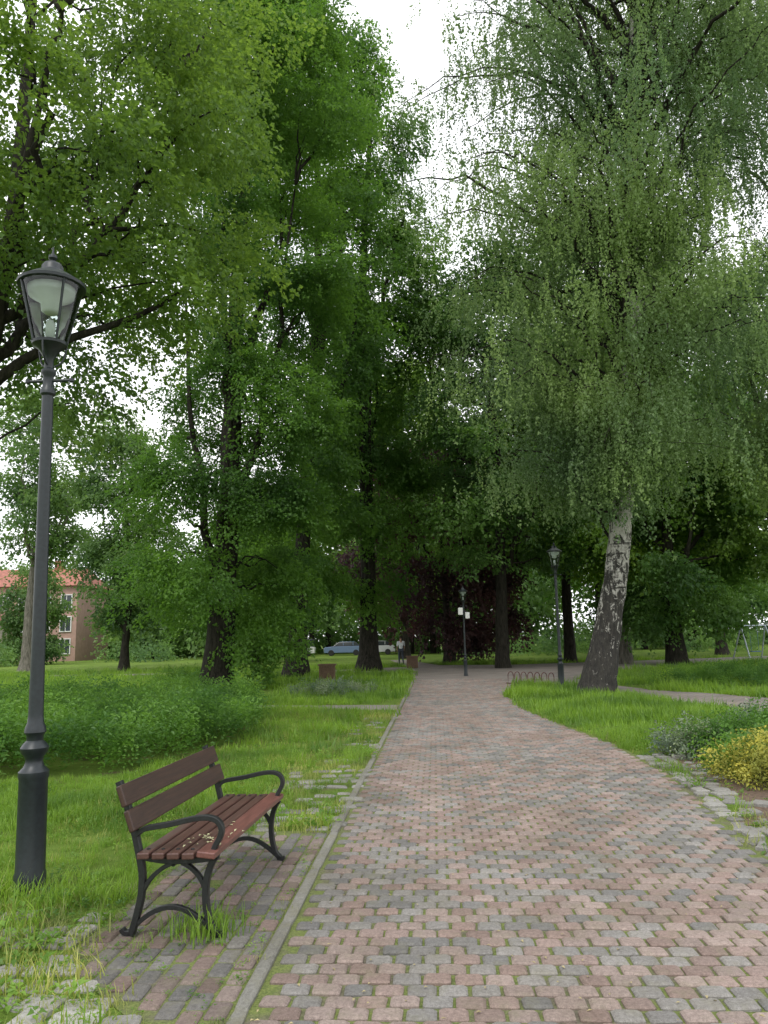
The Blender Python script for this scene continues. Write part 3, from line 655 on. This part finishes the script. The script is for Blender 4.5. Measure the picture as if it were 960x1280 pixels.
# ---------------------------------------------------------------- street lamps
def glassm():
    m,nt,bs,o=nmat('lamp_glass'); tr=N(nt,'ShaderNodeBsdfTransparent'); tr.inputs[0].default_value=(.78,.84,.82,1); g=N(nt,'ShaderNodeBsdfGlossy'); g.inputs['Roughness'].default_value=.08
    mx=N(nt,'ShaderNodeMixShader'); fr=N(nt,'ShaderNodeFresnel'); fr.inputs[0].default_value=1.5
    nt.links.new(fr.outputs[0],mx.inputs[0]); nt.links.new(tr.outputs[0],mx.inputs[1]); nt.links.new(g.outputs[0],mx.inputs[2]); nt.links.new(mx.outputs[0],o.inputs[0]); return m
M['glass']=glassm()
def lamp(x,y,k=1.,lean=0,boxes=False):
    e=empty('street_lamp',(x,y,0),rot=(0,lean,0)); e.scale=(k,k,k)
    mb=MB(); mb.lathe([(.12,-.02),(.12,.02),(.098,.03),(.094,.12),(.088,.14),(.086,.68),(.092,.70),(.092,.73),(.062,.76),(.052,.79),(.058,.82),(.082,.85),(.086,.875),(.07,.90),(.05,.92),(.052,.95),(.066,.97),(.062,1.0),(.05,1.03),(.046,1.08),(.043,1.4),(.040,2.4),(.037,3.2),(.05,3.215),(.05,3.24),(.037,3.26),(.034,3.34),(.048,3.36),(.048,3.385),(.03,3.4),(.03,3.46),(.05,3.5),(.075,3.54),(.115,3.565),(.118,3.585),(.10,3.59)],24)
    mb.obj('post',M['lamp'],e,smooth=True).modifiers.new('es','EDGE_SPLIT').split_angle=math.radians(40)
    mb=MB()
    mb.tube([(-.13,0,3.31),(.15,0,3.31)],.011,8); mb.lathe([(.0,3.29),(.018,3.3),(.018,3.32),(0,3.33)],8,c=(.16,0)); mb.lathe([(.0,3.29),(.018,3.3),(.018,3.32),(0,3.33)],8,c=(-.14,0))
    for j in range(4):
        a=math.radians(45+90*j); c,s=math.cos(a),math.sin(a); mb.tube([(c*.112,s*.112,3.58),(c*.208,s*.208,4.0)],.0085,6)
    for j in range(3):
        a=math.radians(30+120*j); c,s=math.cos(a),math.sin(a); mb.tube(bez((c*.035,s*.035,3.42),(c*.1,s*.1,3.44),(c*.11,s*.11,3.57),7),.007,6)
    mb.obj('brackets',M['lamp'],e)
    mb=MB(); mb.lathe([(.20,3.99),(.225,3.995),(.228,4.015),(.205,4.03),(.15,4.07),(.085,4.105),(.075,4.12),(.072,4.15),(.06,4.17),(.03,4.18),(.018,4.2),(.03,4.215),(.028,4.235),(.01,4.25),(.004,4.30)],24)
    mb.obj('roof',M['lamp'],e,smooth=True).modifiers.new('es','EDGE_SPLIT').split_angle=math.radians(35)
    V=[];F=[]
    for (r,z) in ((.108,3.59),(.203,3.99)):
        for j in range(24): a=2*math.pi*j/24; V.append((r*math.cos(a),r*math.sin(a),z))
    F=[(j,(j+1)%24,24+(j+1)%24,24+j) for j in range(24)]
    obj_from('glass',V,F,M['glass'],e,smooth=True)
    mb=MB(); mb.lathe([(.16,3.985),(.15,3.93),(.07,3.88),(.065,3.82),(.04,3.8)],20); mb.lathe([(.03,3.60),(.032,3.72),(.02,3.75)],12)
    mb.obj('reflector',M['white'],e,smooth=True)
    if boxes:
        mb=MB(); mb.box((-.16,-.08,3.05),(.22,.2,.34)); mb.box((.17,-.08,2.85),(.2,.18,.3)); bevel(mb.obj('loudspeakers',M['white'],e),.02)
        mb=MB(); mb.tube([(-.1,-.04,3.05),(.1,-.04,3.05)],.02,6); mb.tube([(-.1,-.04,2.85),(.1,-.04,2.85)],.02,6); mb.obj('speaker_bracket',M['lamp'],e)
lamp(-2.24,5.06,1.,math.radians(-.9)); lamp(5.02,22.7); lamp(3.2,32,.86,0,True)
# ---------------------------------------------------------------- litter bins
def bin_(x,y):
    e=empty('litter_bin',(x,y,0)); mb=MB()
    for j in range(6):
        for s in (-1,1):
            mb.box((-.25+.1*j,s*.28,.32),(.085,.03,.56)); mb.box((s*.28,-.25+.1*j,.32),(.03,.085,.56))
    mb.obj('slats',M['bin'],e); mb=MB(); mb.box((0,0,.06),(.5,.5,.08)); mb.box((0,.3,.63),(.66,.08,.06));mb.box((0,-.3,.63),(.66,.08,.06));mb.box((.3,0,.63),(.08,.52,.06));mb.box((-.3,0,.63),(.08,.52,.06)); mb.box((0,0,.33),(.48,.48,.44)); mb.obj('rim_and_liner',M['bin'],e)
bin_(-2.3,30); bin_(1.35,42)
e=empty('bicycle_rack',(4.5,25.2,0),math.radians(-55)); mb=MB()
for k in range(7):
    xx=-.9+.3*k; mb.tube([(xx,0,0),(xx,0,.28)]+[(xx,.0+.12*(1-math.cos(a)),.28+.12*math.sin(a)) for a in np.linspace(.4,math.pi,6)]+[(xx,.24,0)],.014,6)
mb.tube([(-1,.0,.03),(1,.0,.03)],.018,6); mb.tube([(-1,.24,.03),(1,.24,.03)],.018,6); mb.obj('hoops',simple('rack_red',(.10,.035,.03),.5),e)
e=empty('playground_swing',(20.5,43.5,0),math.radians(15)); mb=MB()
for s in (-1,1):
    mb.tube([(s*.95,-.7,0),(s*.8,0,1.9)],.035,8); mb.tube([(s*.95,.7,0),(s*.8,0,1.9)],.035,8)
mb.tube([(-.85,0,1.9),(.85,0,1.9)],.035,8); mb.obj('frame',simple('galvanised',(.45,.5,.55),.4,.5),e)
mb=MB(); 
for s in(-.25,.25): mb.tube([(s,0,1.88),(s,0,.5)],.01,5)
mb.box((0,0,.48),(.56,.24,.04)); mb.obj('seat_and_chains',simple('swing_blue',(.05,.12,.3),.5),e)
# ---------------------------------------------------------------- person walking away
def person(x,y):
    e=empty('walking_person',(x,y,0),math.radians(8))
    J={'pel':(0,0,.95,.13),'wai':(0,0,1.1,.125),'che':(0,0,1.32,.15),'nek':(0,0,1.48,.06),'hed':(0,.02,1.56,.07),
       'hl':(-.09,0,.90,.10),'kl':(-.1,.12,.50,.062),'al':(-.1,.10,.09,.042),'tl':(-.1,.24,.035,.035),
       'hr':(.09,0,.90,.10),'kr':(.1,.0,.49,.062),'ar':(.1,-.24,.13,.042),'tr':(.1,-.13,.04,.035),
       'sl':(-.19,0,1.40,.06),'el':(-.24,-.09,1.13,.045),'wl':(-.22,.02,.9,.033),'sr':(.19,0,1.40,.06),'er':(.24,.05,1.13,.045),'wr':(.22,.2,.93,.033)}
    def skin(name,keys,edges,mat,root):
        me=bpy.data.meshes.new(name); me.from_pydata([J[k][:3] for k in keys],[(keys.index(a),keys.index(b)) for a,b in edges],[]); me.materials.append(mat)
        o=bpy.data.objects.new(name,me); COL.objects.link(o); o.parent=e; m=o.modifiers.new('skin','SKIN'); o.modifiers.new('sub','SUBSURF').levels=2; o.modifiers['sub'].render_levels=2
        if not me.skin_vertices:
            bm=bmesh.new(); bm.from_mesh(me); bm.verts.layers.skin.verify(); bm.to_mesh(me); bm.free()
        for i,k in enumerate(keys): me.skin_vertices[0].data[i].radius=(J[k][3],)*2; me.skin_vertices[0].data[i].use_root=(k==root)
    J['nek2']=(0,0,1.42,.065)
    skin('shirt',['wai','che','nek2','sl','el','sr','er','pel'],[('pel','wai'),('wai','che'),('che','nek2'),('che','sl'),('sl','el'),('che','sr'),('sr','er')],simple('shirt',(.75,.76,.78),.8),'pel')
    skin('trousers',['pel','hl','kl','al','hr','kr','ar'],[('pel','hl'),('hl','kl'),('kl','al'),('pel','hr'),('hr','kr'),('kr','ar')],simple('trousers',(.05,.06,.08),.8),'pel')
    sk=simple('skin',(.45,.28,.2),.6)
    for s,hx in(('l',-1),('r',1)):
        J['h'+s+'2']=(J['w'+s][0],J['w'+s][1]+.02,J['w'+s][2]-.09,.03)
        skin('forearm_'+s,['e'+s,'w'+s,'h'+s+'2'],[('e'+s,'w'+s),('w'+s,'h'+s+'2')],sk,'e'+s)
        skin('shoe_'+s,['a'+s,'t'+s],[('a'+s,'t'+s)],simple('shoe',(.02,.02,.02),.6),'a'+s)
    skin('neck',['che','nek','hed'],[('che','nek'),('nek','hed')],sk,'che')
    bm=bmesh.new(); bmesh.ops.create_uvsphere(bm,u_segments=16,v_segments=12,radius=1); 
    for v in bm.verts: v.co=Vector((v.co.x*.078,v.co.y*.095+.01,v.co.z*.115+1.63))
    me=bpy.data.meshes.new('head'); bm.to_mesh(me); me.materials.append(sk); o=bpy.data.objects.new('head',me); link(o,e)
    bm=bmesh.new(); bmesh.ops.create_uvsphere(bm,u_segments=16,v_segments=12,radius=1)
    for v in bm.verts: v.co=Vector((v.co.x*.088,v.co.y*.1-.008,max(v.co.z,-.5)*.115+1.655))
    me=bpy.data.meshes.new('hair'); bm.to_mesh(me); me.materials.append(simple('hair',(.05,.03,.02),.7)); o=bpy.data.objects.new('hair',me); link(o,e)
person(.86,48)
# ---------------------------------------------------------------- cars
def car(x,y,col,rz=0,van=False):
    e=empty('parked_car',(x,y,0),rz); r=1.45 if not van else 1.85
    body=[(-2.1,.3),(-2.15,.65),(-2.05,.9),(-1.2,.97),(1.9,1.0) if not van else (1.95,1.0),(2.1,.85),(2.1,.3)]
    cab=[(-1.25,.96),(-.55,r-.04),(.2,r),(1.3,r-.05),(1.85,.99)] if not van else [(-1.5,.96),(-.9,r-.04),(.2,r),(1.9,r-.03),(2.0,.99)]
    def ext(name,prof,w,mat,ins=0):
        n=len(prof); V=[(p[0],-w/2+(ins if p[1]>1.1 else 0),p[1]) for p in prof]+[(p[0],w/2-(ins if p[1]>1.1 else 0),p[1]) for p in prof]
        F=[tuple(range(n)),tuple(reversed(range(n,2*n)))]+[(i,i+n,(i+1)%n+n,(i+1)%n) for i in range(n)]
        return bevel(obj_from(name,V,F,mat,e),.05,3)
    pm=simple('car_paint',col,.3,0,5,.05,0); ext('body',body,1.75,pm); ext('cabin_glass',[(p[0],p[1]-.0) for p in cab],1.6,simple('car_glass',(.03,.035,.04),.1,0,5,.1,0),.12)
    mb=MB(); mb.box((.35,0,r+.01),(1.6,1.3,.04))
    for px in (-.05,1.0): mb.box((px,.74,1.18),(.06,.06,.5)); mb.box((px,-.74,1.18),(.06,.06,.5))
    mb.obj('roof_and_pillars',pm,e)
    mb=MB()
    for px in(-1.35,1.3):
        for s in(-.8,.8): mb.tube([(px,s-.1,.31),(px,s+.1,.31)],.31,16)
    mb.obj('wheels',simple('tyre',(.02,.02,.02),.8),e)
    mb=MB(); mb.box((-2.12,.6,.72),(.06,.3,.14)); mb.box((-2.12,-.6,.72),(.06,.3,.14)); mb.obj('headlights',M['white'],e)
car(-4.6,84,(.14,.2,.32)); car(-9.8,84,(.7,.7,.7),0,True); car(-15,84,(.25,.27,.3)); car(-1.2,85,(.5,.5,.52))
# ---------------------------------------------------------------- house
def house(name,x,y,w,d,h,rh,wall,roofc,rz=0,nx=6,ny=3):
    e=empty(name,(x,y,0),rz); mb=MB(); mb.box((0,0,h/2),(w,d,h)); mb.obj('walls',simple('wall_'+name,wall,.9,0,2,.12,.1),e)
    V=[(-w/2-.4,-d/2-.5,h),(w/2+.4,-d/2-.5,h),(w/2+.4,d/2+.5,h),(-w/2-.4,d/2+.5,h),(-w/2+1,0,h+rh),(w/2-1,0,h+rh)]
    obj_from('roof',V,[(0,1,5,4),(2,3,4,5),(1,2,5),(3,0,4),(3,2,1,0)],simple('roof_tiles',roofc,.8,0,4,.3,.4),e)
    g=MB();f=MB()
    for i in range(nx):
        for j in range(ny):
            cx=-w/2+(i+.5)*w/nx; cz=1.6+j*(h-1)/ny
            g.box((cx,-d/2-.01,cz),(1.1,.06,1.5)); 
            for dx in(-.6,.6): f.box((cx+dx,-d/2-.04,cz),(.1,.14,1.7))
            for dz in(-.8,.8): f.box((cx,-d/2-.05,cz+dz),(1.1,.16,.1))
            f.box((cx,-d/2-.045,cz),(.06,.06,1.5))
    g.obj('windows',simple('window_glass',(.05,.06,.07),.15,0,3,.2,0),e); f.obj('window_frames',M['white'],e)
    mb=MB(); mb.box((w*.2,0,h+rh),(.9,.9,1.8)); mb.obj('chimney',simple('chimney_brick',(.25,.1,.07),.9),e)
house('brick_house',-41,90,14,10,8.2,2.4,(.42,.27,.225),(.32,.12,.085))
house('plaster_house',-46,78,12,9,4.2,1.8,(.5,.46,.4),(.3,.12,.09),math.radians(8),5,1)
print('done')
